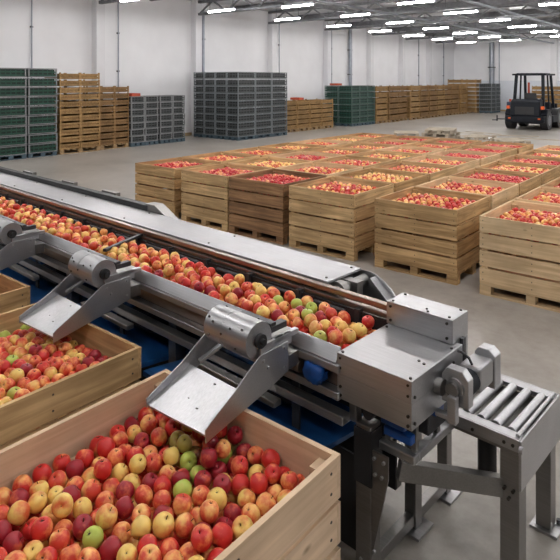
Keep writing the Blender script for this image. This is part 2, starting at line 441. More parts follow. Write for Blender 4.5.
# ------------------------------------------------------------------ apples
RED = dict(
    dark=apple_mat('dark red skin', (.66, .22, .09), (.32, .016, .028), .80),
    red=apple_mat('red skin', (.88, .42, .14), (.60, .03, .026), .66),
    orange=apple_mat('orange-red skin', (.90, .52, .17), (.62, .06, .035), .55),
    yellow=apple_mat('yellow skin', (.84, .58, .16), (.68, .14, .05), .34),
    green=apple_mat('green skin', (.46, .55, .10), (.52, .44, .10), .22),
    olive=apple_mat('olive skin', (.38, .30, .07), (.22, .06, .03), .45))
MIX = [apple_mat('mixed crop skin', (.90, .56, .17), (.58, .04, .028), .60, islands=True),
       apple_mat('red crop skin', (.82, .36, .15), (.54, .022, .026), .74, islands=True),
       apple_mat('golden crop skin', (.90, .60, .19), (.62, .07, .03), .42, islands=True)]
def apple_geo(n=14, seed=0, prof=None):
    rg = random.Random(seed)
    prof = prof or [(.10, .62), (.26, .70), (.52, .76), (.80, .60), (.97, .26), (1.0, -.04), (.92, -.38), (.74, -.66), (.48, -.82), (.22, -.86)]
    el = rg.uniform(.97, 1.12); lob = rg.uniform(0, .03); ph = rg.uniform(0, 6)
    vs = [(0, 0, .50 * el)]; fs = []
    for r, z in prof:
        for k in range(n):
            t = 2 * PI * k / n; q = r * (1 + lob * math.cos(2 * t + ph)) * (1 - .05 * max(0, -z))
            vs.append((q * math.cos(t), q * math.sin(t), z * 1.06 * el))
    for k in range(n): fs.append((0, 1 + k, 1 + (k + 1) % n))
    for j in range(len(prof) - 1):
        for k in range(n):
            a = 1 + j * n + k; b_ = 1 + j * n + (k + 1) % n; fs.append((a, a + n, b_ + n, b_))
    vs.append((0, 0, -.76 * el)); L = len(vs) - 1; o = 1 + (len(prof) - 1) * n
    for k in range(n): fs.append((L, o + (k + 1) % n, o + k))
    return vs, fs
APPLE_R = .0372
APROT = {}
for ci, cn in enumerate(RED):
    for sd in range(3):
        vs, fs = apple_geo(16, sd * 7 + ci)
        mb_ = MB(); mb_.add([tuple(APPLE_R * c for c in v) for v in vs], fs, 0, True)
        me = mb_.mesh('apple'); me.materials.append(RED[cn]); APROT[cn, sd] = me
stem_me = MB().tube([(0, 0, .50 * APPLE_R), (.001, 0, .72 * APPLE_R), (.003, .001, .98 * APPLE_R)], .0016, 6).mesh('stem'); stem_me.materials.append(plain('stem brown', (.09, .05, .025), .7))
cal = MB()
for k in range(5):
    t = 2 * PI * k / 5
    cal.prism([(.0008 * math.cos(t + 1.57), .0008 * math.sin(t + 1.57), -.80 * APPLE_R), (.009 * math.cos(t), .009 * math.sin(t), -.93 * APPLE_R), (-.0008 * math.cos(t + 1.57), -.0008 * math.sin(t + 1.57), -.80 * APPLE_R)], (0, 0, -.0015))
cal.cyl((0, 0, -.70 * APPLE_R), (0, 0, -.83 * APPLE_R), .006, 8)
cal_me = cal.mesh('calyx'); cal_me.materials.append(plain('calyx brown', (.05, .03, .02), .8))
def place_apple(cn, p, label, group, scale=1.0, up=None, rg=random, part=True):
    o = bpy.data.objects.new('apple', APROT[cn, rg.randrange(3)]); C.objects.link(o)
    o.location = p; o.scale = (scale,) * 3
    d = up or Vector((rg.gauss(0, .55), rg.gauss(0, .55), rg.choice([1, 1, -1, -1, .3])))
    o.rotation_euler = d.to_track_quat('Z', 'Y').to_euler()
    tag(o, label, 'apple', group)
    if part:
        s = bpy.data.objects.new('stem', stem_me); C.objects.link(s); s.parent = o
        s = bpy.data.objects.new('calyx', cal_me); C.objects.link(s); s.parent = o
    return o
COLNAME = dict(dark='dark red', red='red', orange='orange-red', yellow='yellow', green='green', olive='olive-brown')
def label_apples(items, place_of, group):
    """items: [(colour, point, scale, rg)] ; place_of(point) -> phrase; ordinals from the left of the photo inside each colour and place"""
    cl = {}
    for it in items: cl.setdefault((it[0], place_of(it[1])), []).append(it)
    for (cn, pl), L in cl.items():
        L.sort(key=lambda it: to_px(it[1])[0])
        for k, it in enumerate(L):
            c = COLNAME[cn]
            if len(L) == 1: lab = 'only %s apple %s' % (c, pl)
            elif k == 0: lab = 'leftmost of the %s apples %s' % (c, pl)
            elif k == len(L) - 1: lab = 'rightmost of the %s apples %s' % (c, pl)
            else: lab = '%s from left of %s apples %s' % (ORD[k + 1], c, pl)
            place_apple(cn, it[1], lab, group, it[2], rg=it[3])

# apples seen in the nearest bin (x, y in the photograph and colour)
D5 = 5.6
def reg(x0, y0, s):
    out = []
    for q in s.split(';'):
        a, b_, c = q.split(); out.append((x0 + float(a) / D5, y0 + float(b_) / D5, c))
    return out
cm = dict(r='red', d='dark', o='orange', y='yellow', g='green', v='olive')
A_ = reg(0, 460, '25 205 o;117 160 r;235 82 r;345 25 r;100 250 d;205 185 y;315 125 o;425 70 d;10 300 o;95 345 y;225 265 y;330 195 y;440 140 r;515 178 o;410 235 d;190 360 r;285 295 y;345 325 y;220 405 r;365 365 o;470 280 y;60 475 d;455 385 d;345 455 o;175 510 y;530 440 g;270 545 r;400 520 o;500 548 o;0 420 d;-5 545 o;90 575 o;-70 330 y;-60 480 r')
B_ = reg(90, 380, '320 205 r;375 180 r;400 215 r;335 255 o;235 250 d;145 300 r;155 340 r;240 305 y;285 345 d;440 250 o;490 265 o;405 290 v;480 320 r;380 350 o;45 360 r;75 395 r;190 400 o;320 395 o;275 430 r;455 395 r;500 365 v;540 300 y;70 462 o;145 460 r;380 452 o;500 455 y;545 400 v;545 465 g;-15 440 r')
C_ = reg(90, 460, '35 80 y;155 75 y;270 45 y;340 95 d;430 60 o;520 90 d;125 135 o;75 105 r;235 125 y;175 175 d;85 225 o;420 140 r;520 170 g;300 200 o;195 260 d;405 235 o;530 265 o;55 300 r;85 335 y;295 310 o;410 320 d;170 385 o;280 415 y;405 410 y;540 370 o;475 470 r;110 500 d;210 520 y;320 490 r;350 548 o;555 500 o;460 560 o')
E_ = reg(180, 460, '90 45 g;120 110 d;185 25 d;235 75 y;330 40 r;430 65 y;240 165 d;335 130 r;455 165 r;125 205 o;215 245 y;360 230 y;275 285 d;480 250 o;135 290 o;185 340 o;380 315 o;255 345 d;320 370 y;120 415 d;220 440 r;80 510 r;170 530 r;100 575 y;540 100 r')
D_ = reg(180, 380, '40 300 y;85 350 o;75 400 v;150 435 d;180 385 d;235 315 o;275 330 v;255 375 g;340 360 d;320 420 d;245 440 o;190 480 d;420 420 o;505 465 r;130 350 r;200 330 r;300 290 r')
F_ = reg(240, 410, '255 330 r;325 375 r;190 450 o;235 470 y;290 422 o;85 180 d')
def inbin(p, Bc, m):
    h = BW / 2 - .022 - m; lo = .13 if Bc is B1 else 0
    return Vector((min(max(p[0], Bc[0] - h), Bc[0] + h), min(max(p[1], Bc[1] - h - lo), Bc[1] + h), p[2]))
ra = random.Random(11)
front = []
for x, y, c in A_ + B_ + C_ + E_ + D_ + F_:
    p = P(x, y, .70); front.append([cm[c], inbin(p, B1, .042), ra.uniform(.93, 1.06)])
def relax(items, clamp, it=110, mind=2.1):
    for _ in range(it):
        for i in range(len(items)):
            for j in range(i + 1, len(items)):
                dv = items[j][1] - items[i][1]
                if abs(dv.x) > .09 or abs(dv.y) > .09: continue
                need = APPLE_R * (items[i][2] + items[j][2]) * mind / 2
                L = dv.length
                if L < need:
                    u = dv / L if L > 1e-5 else Vector((1, 0, 0)); s = (need - L) * .5
                    if abs(u.z) < .3: u.z += .25 * (1 if (i + j) % 2 else -1)
                    items[i][1] -= u * s * .5; items[j][1] += u * s * .5
        for q in items:
            q[1] = clamp(q[1], q[2])
def bin_clamp(Bc, z0, z1):
    def f(p, sc):
        p = inbin(p, Bc, .041 * sc); p.z = min(max(p.z, z0), z1); return p
    return f
relax(front, bin_clamp(B1, .68, .75))
def place1(p):
    u, v = p.x - B1[0], p.y - B1[1]
    if v > .34 and u > -.1: return 'along the back board of the nearest bin'
    if v > .22: return 'below the chute lip in the nearest bin'
    if u < -.32: return 'along the left board of the nearest bin'
    if u > .24: return 'along the right board of the nearest bin'
    if v > .0: return 'in the middle of the nearest bin'
    return 'nearest the camera in the nearest bin'
label_apples([(q[0], q[1], q[2], ra) for q in front], place1, 'apples in the nearest bin')
n_ind = len(front)

# hexagonal heaps: [(point, scale)]
def heap(Bc, z, dome, sp, rg, m=.05):
    h = BW / 2 - .022 - m; out = []; y = -h; r = 0
    while y <= h:
        x = -h + (sp / 2 if r % 2 else 0)
        while x <= h:
            e = max(0, 1 - (max(abs(x), abs(y)) / h) ** 2)
            out.append((Vector((Bc[0] + x + rg.uniform(-.008, .008), Bc[1] + y + rg.uniform(-.008, .008), z + dome * e + rg.uniform(-.012, .012))), rg.uniform(.9, 1.04)))
            x += sp
        y += sp * .866; r += 1
    return out
stuff = []            # (point, scale, tone, detail)
for p, s in heap(B1, .625, .0, .080, ra) + heap((B1[0], B1[1] - .13), .6, .0, .080, ra): stuff.append((p, s, 0, 8))
for k in range(8): stuff.append((Vector((B1[0] - .44 + k * .08, B1[1] - .565, .685)), 1.0, 0, 8))
h2 = heap(B2, .715, .03, .079, ra)
sec = []
for p, s in h2:
    px, py = to_px(p)
    if px > -8 and p.x < -2.75 and py < 80 + (345 - 80) + (145 - px) * .44 + 6:
        sec.append([ra.choices(['red', 'orange', 'yellow', 'dark', 'green'], [28, 36, 20, 14, 4])[0], p, s])
    else: stuff.append((p, s, 0, 8))
for p, s in heap(B2, .645, .03, .080, ra): stuff.append((p, s, 0, 8))
for p, s in heap(B3, .60, .02, .080, ra): stuff.append((p, s, 0, 8))
relax(sec, bin_clamp(B2, .70, .80))
def place2(p):
    u, v = p.x - B2[0], p.y - B2[1]
    if v > .30: return 'by the back board of the second bin'
    if u > .12: return 'by the right board of the second bin'
    if v > .0: return 'in the middle of the second bin'
    return 'by the left picture edge in the second bin'
label_apples([(q[0], q[1], q[2], ra) for q in sec], place2, 'apples in the second bin')
n_ind += len(sec)
# belt
ZB = .95
belt_ind = []; rb = random.Random(5)
BELT_IND_MAX = 300 - n_ind
row = 0; a = 1.672
top_rows = []
while a < 8.6:
    sh = .036 if row % 2 else 0
    b_ = 2.208 + sh
    while b_ < 2.548:
        stuff.append((K(a + rb.uniform(-.006, .006), b_ + rb.uniform(-.005, .005), ZB + .037 + rb.uniform(-.002, .004)), rb.uniform(.86, .96), rb.choice([0, 2]), 8 if a < 4 else 6)); b_ += .074
    b_ = 2.208 + (.036 if not row % 2 else 0) + .018
    while b_ < 2.53:
        if rb.random() < .80:
            top_rows.append((K(a + .037 + rb.uniform(-.012, .012), b_ + rb.uniform(-.012, .012), ZB + .092 + rb.uniform(-.014, .014)), rb.uniform(.88, 1.0), a))
        b_ += .078
    a += .068; row += 1
top_rows = [t for t in top_rows if t[2] < 8.4]
for k, (p, s, a) in enumerate(top_rows):
    if len(belt_ind) < BELT_IND_MAX:
        belt_ind.append([rb.choices(['red', 'orange', 'yellow', 'dark', 'green'], [26, 38, 22, 9, 5])[0], p, s])
    else: stuff.append((p, s, rb.choice([0, 0, 2, 2]), 8 if a < 4 else 6))
def belt_clamp(p, sc):
    a, b_ = Kinv(p); return K(max(a, 1.665), min(max(b_, 2.205), 2.53), min(max(p.z, ZB + .075), ZB + .15))
relax(belt_ind, belt_clamp)
def place3(p):
    a, b_ = Kinv(p)
    w = "belt's near rail" if b_ < 2.37 else "belt's far guard"
    if a < 1.86: return 'by the %s next to the end box' % w
    if a < 2.12: return 'by the %s before the middle drum' % w
    if a < 2.40: return 'by the %s behind the middle drum' % w
    return 'by the %s past the middle drum' % w
label_apples([(q[0], q[1], q[2], rb) for q in belt_ind], place3, 'apples on the sorting belt')
# rows of bins
for x, y, tone, i, j in far_bins:
    n = 6
    for p, s in heap((x, y), .745, .045, .082, rr, .05): stuff.append((p, s, {'mixed': 0, 'red': 1, 'gold': 2}[tone], n))
    # bed of fruit under the top layer
    if j < 2:
        for p, s in heap((x, y), .675, .045, .082, rr, .05): stuff.append((p, s, {'mixed': 0, 'red': 1, 'gold': 2}[tone], 6))
geos = {8: apple_geo(9, 3, [(.22, .64), (.6, .74), (.92, .42), (1, -.02), (.82, -.52), (.42, -.82)]), 6: apple_geo(7, 4, [(.3, .72), (.86, .5), (1, -.05), (.75, -.62)])}
big = MB(); rs = random.Random(9)
for p, s, tone, n in stuff:
    vs, fs = geos[n]
    q = Vector((rs.gauss(0, .6), rs.gauss(0, .6), rs.choice([1, -1]))).to_track_quat('Z', 'Y').to_matrix() * (APPLE_R * s)
    big.add([p + q @ Vector(v) for v in vs], fs, tone, True)
o = obj('loose_apples', big, MIX)
tag(o, 'small loose red and yellow apples heaped in the floor bins and farther along the belt', 'apples', kind='stuff')

# ------------------------------------------------------------------ sorting conveyor (local x runs to the near end, y across, z up)
OX, OY = -1.6, 2.4
cw = Vector((OX * math.cos(CF) - OY * math.sin(CF), OX * math.sin(CF) + OY * math.cos(CF), 0))
conv = thing('sorting_conveyor', 'long stainless steel sorting conveyor carrying apples, with chutes along its side', 'conveyor', cw, CF)
class CB(MB):
    """conveyor coordinates: a (back along the line), b (across), z"""
    def bx(s, a0, a1, b0, b1, z0, z1, mi=0):
        return s.box(-max(a0, a1) - OX, -min(a0, a1) - OX, b0 - OY, b1 - OY, z0, z1, mi)
def c(a, b_, z): return Vector((-a - OX, b_ - OY, z))
AE = 9.0
obj('belt', CB().bx(1.60, AE, 2.17, 2.575, ZB - .04, ZB), M['belt'], conv)
g = CB(); g.prism([c(1.62, 2.165, 1.062), c(1.62, 2.158, 1.062), c(1.62, 2.122, 1.004), c(1.62, 2.122, .998), c(1.62, 2.165, .998)], (-(AE - 1.62), 0, 0))
obj('side_guard', g, M['steel_bright'], conv, bevel=.002)
obj('upper_rail', CB().bx(1.60, AE, 2.112, 2.165, .962, .997), M['steel'], conv, bevel=.004)
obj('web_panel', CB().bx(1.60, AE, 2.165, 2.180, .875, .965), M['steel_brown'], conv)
obj('middle_rail', CB().bx(1.60, AE, 2.112, 2.165, .838, .874), M['steel'], conv, bevel=.004)
lt = CB().bx(1.585, AE, 2.125, 2.185, .722, .765)
obj('lower_rail', lt, M['steel'], conv, bevel=.005)
# far side: bars, dark skirt, cover plate
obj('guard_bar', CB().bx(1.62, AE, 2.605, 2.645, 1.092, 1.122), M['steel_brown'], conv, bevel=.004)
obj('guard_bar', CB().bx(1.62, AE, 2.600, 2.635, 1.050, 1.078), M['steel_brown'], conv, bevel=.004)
sk = CB().bx(1.62, AE, 2.578, 2.590, .93, 1.055)
obj('side_skirt', sk, M['black'], conv)
br = CB()
a = 1.8
while a < AE:
    br.bx(a, a + .03, 2.560, 2.60, 1.0, 1.07); br.cyl(c(a + .10, 2.574, 1.03), c(a + .32, 2.574, 1.03), .013, 10, 0); a += .42
obj('skirt_bracket', br, M['dark'], conv)
cp = CB().bx(2.085, AE, 2.655, 2.99, 1.115, 1.131)
cp.bx(2.085, AE, 2.655, 2.665, 1.09, 1.115)
cover = obj('cover_plate', cp, M['steel_bright'], conv, bevel=.003)
s = CB()
for a in (2.13, 3.2, 4.3, 5.4, 6.5):
    for b_ in (2.70, 2.95): s.cyl(c(a, b_, 1.131), c(a, b_, 1.136), .008, 8)
pieces('screw', s, M['screw'], cover)
obj('far_beam', CB().bx(2.10, AE, 2.70, 2.96, .93, 1.085), M['dark'], conv)
obj('far_rail', CB().bx(4.40, AE, 2.995, 3.07, 1.06, 1.175), M['black'], conv, bevel=.005)
k_ = CB()
for a in (5.05, 5.9, 6.9):
    obj('rail_clamp', CB().bx(a, a + .26, 3.071, 3.13, 1.10, 1.19), M['steel_dull'], conv, bevel=.006)
es = CB(); es.prism([c(4.44, 3.00, 1.19), c(4.30, 3.00, 1.195), c(4.00, 3.00, 1.06), c(3.92, 3.00, 1.00), c(4.44, 3.00, .97)], (0, .10, 0))
obj('end_shield', es, M['steel_dull'], conv, bevel=.004)
es = CB(); pts = [c(2.30, 2.995, 1.11)] + [c(2.02 - .24 * t, 2.995, 1.12 - .17 * t * t - .02 * t) for t in (0, .2, .4, .6, .8, 1)] + [c(1.80, 2.995, .90), c(2.3, 2.995, .93)]
es.prism(pts, (0, .008, 0)); es.prism([c(1.98, 2.93, 1.105), c(1.78, 2.93, .93), c(1.79, 2.93, .92), c(2.0, 2.93, 1.09)], (0, .07, 0))
obj('end_guard', es, M['steel'], conv)
sh = CB().cyl(c(2.05, 2.66, 1.07), c(2.05, 2.98, 1.07), .035, 16); sh.cyl(c(2.05, 2.70, 1.07), c(2.05, 2.75, 1.07), .055, 18); sh.bx(1.98, 2.10, 2.80, 2.86, .98, 1.11)
obj('tail_shaft', sh, M['steel_dull'], conv)
obj('deflector_arm', CB().bar(c(3.76, 2.20, 1.075), c(3.90, 2.60, 1.085), .03, .02), M['dark'], conv)
# end housings
dh = obj('drive_housing', CB().bx(1.232, 1.62, 2.13, 2.600, .955, 1.05), M['steel'], conv, bevel=.003)
low = obj('lower_cover', CB().bx(1.234, 1.62, 2.133, 2.600, .842, .953), M['steel'], dh, bevel=.002)
s = CB()
for a in (1.60, 1.25):
    for z in (.985, 1.03): s.cyl(c(a, 2.131, z), c(a, 2.126, z), .006, 8)
    for z in (.86, .90): s.cyl(c(a, 2.133, z), c(a, 2.127, z), .007, 8)
for a, b_ in ((1.60, 2.15), (1.25, 2.15), (1.60, 2.52), (1.25, 2.52), (1.27, 2.30), (1.30, 2.31)): s.cyl(c(a, b_, 1.05), c(a, b_, 1.055), .007, 8)
for b_, z in ((2.15, .98), (2.15, .87), (2.5, 1.0), (2.56, .95)): s.cyl(c(1.232, b_, z), c(1.226, b_, z), .007, 8)
pieces('screw', s, M['screw'], dh)
bh = CB().bx(1.262, 1.625, 2.556, 2.72, 1.052, 1.166); bh.bx(1.262, 1.625, 2.604, 2.72, .86, 1.0515)
bh = obj('bearing_housing', bh, M['steel'], conv, bevel=.003)
s = CB()
for a in (1.29, 1.60):
    for z in (1.075, 1.145): s.cyl(c(a, 2.556, z), c(a, 2.550, z), .007, 8)
    for b_ in (2.58, 2.70): s.cyl(c(a, b_, 1.166), c(a, b_, 1.171), .007, 8)
s.cyl(c(1.42, 2.60, 1.166), c(1.42, 2.60, 1.170), .006, 8); s.cyl(c(1.40, 2.575, 1.166), c(1.40, 2.575, 1.170), .006, 8)
pieces('screw', s, M['screw'], bh)
sw = obj('cable_gland', CB().bx(1.245, 1.262, 2.63, 2.66, .99, 1.06).cyl(c(1.25, 2.645, .99), c(1.25, 2.645, .93), .014, 10), M['dark'], bh)
# gear motor beside the housing
gm = CB().prism([c(1.10, 2.375, .88), c(1.225, 2.375, .88), c(1.225, 2.375, 1.0), c(1.20, 2.375, 1.035), c(1.13, 2.375, 1.035), c(1.10, 2.375, 1.0)], (0, .05, 0)).cyl(c(1.16, 2.365, .96), c(1.16, 2.374, .96), .04, 20)
gear = obj('gear_motor', gm, M['steel'], conv, bevel=.004)
obj('shaft', CB().cyl(c(1.165, 2.345, .955), c(1.165, 2.364, .955), .03, 16).cyl(c(1.232, 2.345, .955), c(1.20, 2.345, .955), .035, 16), M['steel_dull'], gear)
obj('motor_can', CB().cyl(c(1.155, 2.4255, .945), c(1.155, 2.505, .945), .052, 22), M['cab'], gear)
obj('motor_body', CB().bx(1.105, 1.205, 2.506, 2.654, .895, 1.005), M['steel'], gear, bevel=.012)
eb = CB().prism([c(1.10, 2.655, .86), c(1.20, 2.655, .86), c(1.20, 2.655, 1.01), c(1.18, 2.655, 1.035), c(1.13, 2.655, 1.035), c(1.10, 2.655, 1.01)], (0, .07, 0))
obj('end_block', eb, M['steel_bright'], gear, bevel=.005)
fb = CB().bx(1.135, 1.175, 2.325, 2.36, .82, .935).bx(1.136, 1.232, 2.3255, 2.36, .83, .85)
obj('mount_block', fb, M['steel_bright'], gear, bevel=.004)
obj('hose', CB().tube([c(1.15, 2.52, 1.01), c(1.16, 2.51, 1.04), c(1.2, 2.52, 1.05), c(1.24, 2.56, 1.03), c(1.245, 2.60, .98)], .006, 8), M['black'], gear)
# undercarriage
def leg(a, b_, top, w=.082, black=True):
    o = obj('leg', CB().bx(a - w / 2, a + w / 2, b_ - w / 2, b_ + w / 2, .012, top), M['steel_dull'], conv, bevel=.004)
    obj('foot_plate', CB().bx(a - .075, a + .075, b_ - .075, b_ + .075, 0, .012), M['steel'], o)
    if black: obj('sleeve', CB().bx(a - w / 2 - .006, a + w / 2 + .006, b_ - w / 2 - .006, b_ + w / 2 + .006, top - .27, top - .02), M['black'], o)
    return o
n = leg(1.53, 2.25, .72); leg(1.53, 2.66, .72, .065, False); leg(1.53, 3.0, .62, .06, False)
obj('gusset', CB().prism([c(1.488, 2.215, .62), c(1.40, 2.215, .62), c(1.40, 2.215, .52), c(1.488, 2.215, .12)], (0, .008, 0)), M['steel_dull'], n)
s = CB()
for a, z in ((1.47, .59), (1.42, .59), (1.465, .52), (1.43, .52), (1.47, .17), (1.54, .10)): s.cyl(c(a, 2.215, z), c(a, 2.203, z), .008, 8)
pieces('bolt', s, M['steel_bright'], n)
obj('floor_bar', CB().bx(1.505, 1.555, 2.295, 3.0, .03, .085), M['steel_dull'], conv, bevel=.004)
for a in (2.98, 4.32, 5.66, 7.0, 8.4):
    leg(a, 2.25, .84, .075, False); leg(a, 2.66, .93, .065, False)
    obj('cross_bar', CB().bx(a - .025, a + .025, 2.29, 2.63, .30, .35), M['steel_dull'], conv)
for a0, a1 in ((1.72, 2.935), (3.025, 4.275), (4.365, 5.615), (5.705, 6.955), (7.045, 8.3)):
    t = CB().prism([c(a0, 1.97, .545), c(a0, 1.97, .575), c(a0, 2.0, .575), c(a0, 2.60, .50), c(a0, 2.60, .485), c(a0, 2.0, .545)], (-(a1 - a0), 0, 0))
    o = obj('return_tray', t, M['blue'], conv)
    obj('rib', CB().bx((a0 + a1) / 2 - .02, (a0 + a1) / 2 + .02, 1.965, 2.05, .50, .60), M['blue'], o)
for a in (1.9, 2.45, 3.5, 4.8, 6.1):
    obj('hanger_plate', CB().bx(a, a + .05, 2.19, 2.20, .52, .84), M['dark'], conv)
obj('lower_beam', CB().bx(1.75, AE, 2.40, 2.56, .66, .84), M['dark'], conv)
obj('shade_backing', CB().bx(1.66, AE, 2.70, 2.715, .10, .928), M['black'], conv)  # added black backing hides the lit floor, standing in for shade
obj('shade_panel', CB().bx(1.585, AE, 2.31, 2.32, .02, .48), M['black'], conv)  # added black sheet standing in for the shade below the tray
obj('backing_rail', CB().bx(1.66, AE, 2.716, 2.76, .10, .15), M['steel_dull'], conv)
for a0 in (2.05, 3.35, 4.7, 6.0):
    obj('dark_filler_box', CB().bx(a0, a0 + .42, 2.30, 2.52, .665 - .10, .80 - .10), M['dark'], conv, bevel=.01)  # dark boxes added to deepen the shade under the belt
    obj('gutter', CB().bx(a0 - .1, a0 + .5, 2.06, 2.115, .69, .72), M['steel_dull'], conv, bevel=.006)
    obj('blue_cover', CB().bx(a0 + .05, a0 + .45, 2.19, 2.29, .755, .81), M['blue'], conv, bevel=.012)
# inner frame below the end housing
obj('sub_frame', CB().bx(1.30, 1.49, 2.27, 2.315, .60, .64).bx(1.30, 1.345, 2.3151, 2.70, .60, .64).bx(1.345, 1.49, 2.655, 2.70, .60, .64), M['steel'], conv, bevel=.006)
for q in ((1.31, 1.335, 2.30, 2.325, .64, .842), (1.44, 1.47, 2.30, 2.33, .64, .842), (1.31, 1.335, 2.50, 2.53, .64, .842), (1.56, 1.60, 2.20, 2.24, .72, .842), (1.56, 1.60, 2.5, 2.54, .62, .842)):
    obj('housing_post', CB().bx(*q), M['steel_dull'], conv)
obj('cable_tray', CB().bx(1.31, 1.43, 2.20, 2.23, .775, .81), M['blue_bright'], conv, bevel=.006)
obj('cable_tray', CB().bx(1.30, 1.44, 2.24, 2.28, .70, .74), M['blue_bright'], conv, bevel=.006)
obj('cable_tray', CB().bx(1.245, 1.275, 2.36, 2.44, .80, .835), M['blue_bright'], conv, bevel=.006)
s = CB().bx(1.28, 1.55, 2.36, 2.58, .70, .80).cyl(c(1.36, 2.33, .72), c(1.36, 2.36, .72), .03, 14).cyl(c(1.5, 2.2, .78), c(1.5, 2.36, .78), .025, 12)
obj('drive_block', s, M['dark'], conv, bevel=.006)
# small blue wrapped motor behind the front rails
bm_ = CB(); rg = random.Random(2)
vs, fs = apple_geo(14, 5); bm_.add([c(1.745, 2.120, .918) + Vector((v[0] * .06, v[1] * .035, v[2] * .052)) * (.85 + .3 * rg.random()) for v in vs], fs, 0, True)
bm_.bx(1.685, 1.73, 2.10, 2.145, .90, .935)
obj('wrapped_motor', bm_, M['blue_bright'], conv)
obj('motor_neck', CB().cyl(c(1.83, 2.125, .915), c(1.93, 2.125, .915), .03, 14), M['steel_brown'], conv)
# cross beam from the leg to the roller table
# chutes
def chute(a0, tag_label):
    """right-hand side plate stands at a0"""
    a1 = a0 + .372
    ch = bpy.data.objects.new('discharge_chute', None); C.objects.link(ch); ch.parent = conv; ch.location = c(a0, 2.0, .9); ch['label'] = tag_label
    off = c(a0, 2.0, .9)
    def add(name, mb_, mat, bevel=0):
        mb_.v = [tuple(Vector(v) - off) for v in mb_.v]; return obj(name, mb_, mat, ch, bevel=bevel)
    poly = lambda a: [c(a, 1.533, .868), c(a, 1.555, .884), c(a, 1.70, .965), c(a, 1.82, 1.045), c(a, 1.85, 1.06), c(a, 2.036, 1.066), c(a, 2.036, .925), c(a, 1.90, .89), c(a, 1.533, .812)]
    polyl = lambda a: [c(a, 1.50, .868), c(a, 1.53, .884), c(a, 1.70, .965), c(a, 1.85, 1.06), c(a, 1.95, 1.06), c(a, 1.95, .98), c(a, 1.78, .905), c(a, 1.50, .828)]
    add('side_plate', CB().prism(poly(a0), (-.007, 0, 0)), M['steel'], .0015)
    add('side_plate', CB().prism(polyl(a1), (-.007, 0, 0)), M['steel'], .0015)
    f = CB(); A0, A1 = a0 + .007, a1 - .001
    f.add([c(A0, 1.533, .838), c(A0, 1.533, .846), c(A0, 1.745, .938), c(A0, 1.752, .932), c(A1, 1.50, .838), c(A1, 1.50, .846), c(A1, 1.745, .938), c(A1, 1.752, .932)], [(0, 1, 2, 3), (7, 6, 5, 4), (0, 4, 5, 1), (1, 5, 6, 2), (2, 6, 7, 3), (3, 7, 4, 0)])
    for aa, bb in ((.14, 1.60), (.22, 1.62), (.16, 1.72)): f.cyl(c(a0 + aa, bb, .846 + (bb - 1.533) * .434), c(a0 + aa, bb, .8475 + (bb - 1.533) * .434), .007, 8, 1)
    add('chute_floor', f, [M['steel_x'], M['screw']])
    dr = CB().cyl(c(a0 + .025, 1.865, 1.118), c(a0 + .315, 1.865, 1.118), .083, 32)
    dr.cyl(c(a0 + .20, 1.865, 1.118), c(a0 + .203, 1.865, 1.118), .0845, 32)
    for aa, th in ((.07, 140), (.14, 150), (.26, 150), (.295, 140), (.28, 195), (.10, 205), (.19, 175), (.07, 60), (.29, 60)):
        t = math.radians(th); r1 = Vector((0, math.cos(t), math.sin(t)))
        dr.cyl(c(a0 + aa, 1.865, 1.118) + r1 * .080, c(a0 + aa, 1.865, 1.118) + r1 * .087, .006, 8, 1)
    add('drum', dr, [M['steel'], M['screw']], .002)
    add('hub', CB().cyl(c(a0 + .025, 1.865, 1.118), c(a0 + .005, 1.865, 1.118), .032, 18).cyl(c(a0 + .01, 1.865, 1.118), c(a0 - .012, 1.865, 1.118), .015, 12), M['black'])
    add('end_bracket', CB().bx(a0 + .008, a0 + .024, 1.86, 2.07, 1.045, 1.10).bx(a0 + .008, a0 + .035, 1.955, 2.12, 1.075, 1.10).bx(a0 + .01, a0 + .06, 1.875, 1.92, .985, 1.06), M['steel'], .003)
    add('back_mount', CB().bx(a0 + .0, a0 + .34, 2.037, 2.111, .93, 1.0).bx(a0 + .02, a0 + .34, 1.94, 2.13, 1.066, 1.08), M['steel_dull'], .003)
    add('latch', CB().bx(a0 + .03, a0 + .24, 1.945, 1.985, 1.150, 1.166).bx(a0 + .03, a0 + .07, 1.95, 2.06, 1.12, 1.149), M['dark'], .003)
    add('strut', CB().bar(c(a1 - .03, 1.78, .95), c(a1 - .07, 1.93, 1.02), .03, .014), M['steel'], .002)
    add('strut', CB().bar(c(a0 + .03, 1.74, .92), c(a0 + .03, 2.04, .95), .02, .02), M['steel'], .002)
    s = CB()
    for b_, z in ((2.01, 1.045), (2.01, .95), (1.87, 1.03), (1.90, .99)): s.cyl(c(a0, b_, z), c(a0 - .006, b_, z), .008, 8)
    s.v = [tuple(Vector(v) - off) for v in s.v]; pieces('bolt', s, M['steel_bright'], ch)
    return ch
chute(1.835, 'steel chute with drum over the nearest bin'); chute(3.17, 'steel chute with drum over the second bin'); chute(4.52, 'steel chute at the left picture edge')

# ------------------------------------------------------------------ roller table
rt = thing('roller_table', 'small steel roller table on legs at the near end of the conveyor', 'roller table', K(1.17, 2.9, 0), CF)
rt_off = Vector((-1.17, 2.9, 0))
class RB(MB):
    def bx(s, a0, a1, b0, b1, z0, z1, mi=0): return s.box(-max(a0, a1) - rt_off.x, -min(a0, a1) - rt_off.x, b0 - rt_off.y, b1 - rt_off.y, z0, z1, mi)
def r_(a, b_, z): return Vector((-a, b_, z)) - rt_off
TZ = .68
fr = RB().bx(.985, 1.40, 2.635, 2.645, TZ - .055, TZ).bx(.985, 1.40, 2.645, 2.70, TZ - .008, TZ).bx(.985, 1.40, 3.165, 3.175, TZ - .055, TZ).bx(.985, 1.40, 3.11, 3.165, TZ - .008, TZ)
fr.bx(1.39, 1.40, 2.645, 3.165, TZ - .055, TZ - .0082)
obj('frame', fr, M['steel'], rt, bevel=.002)
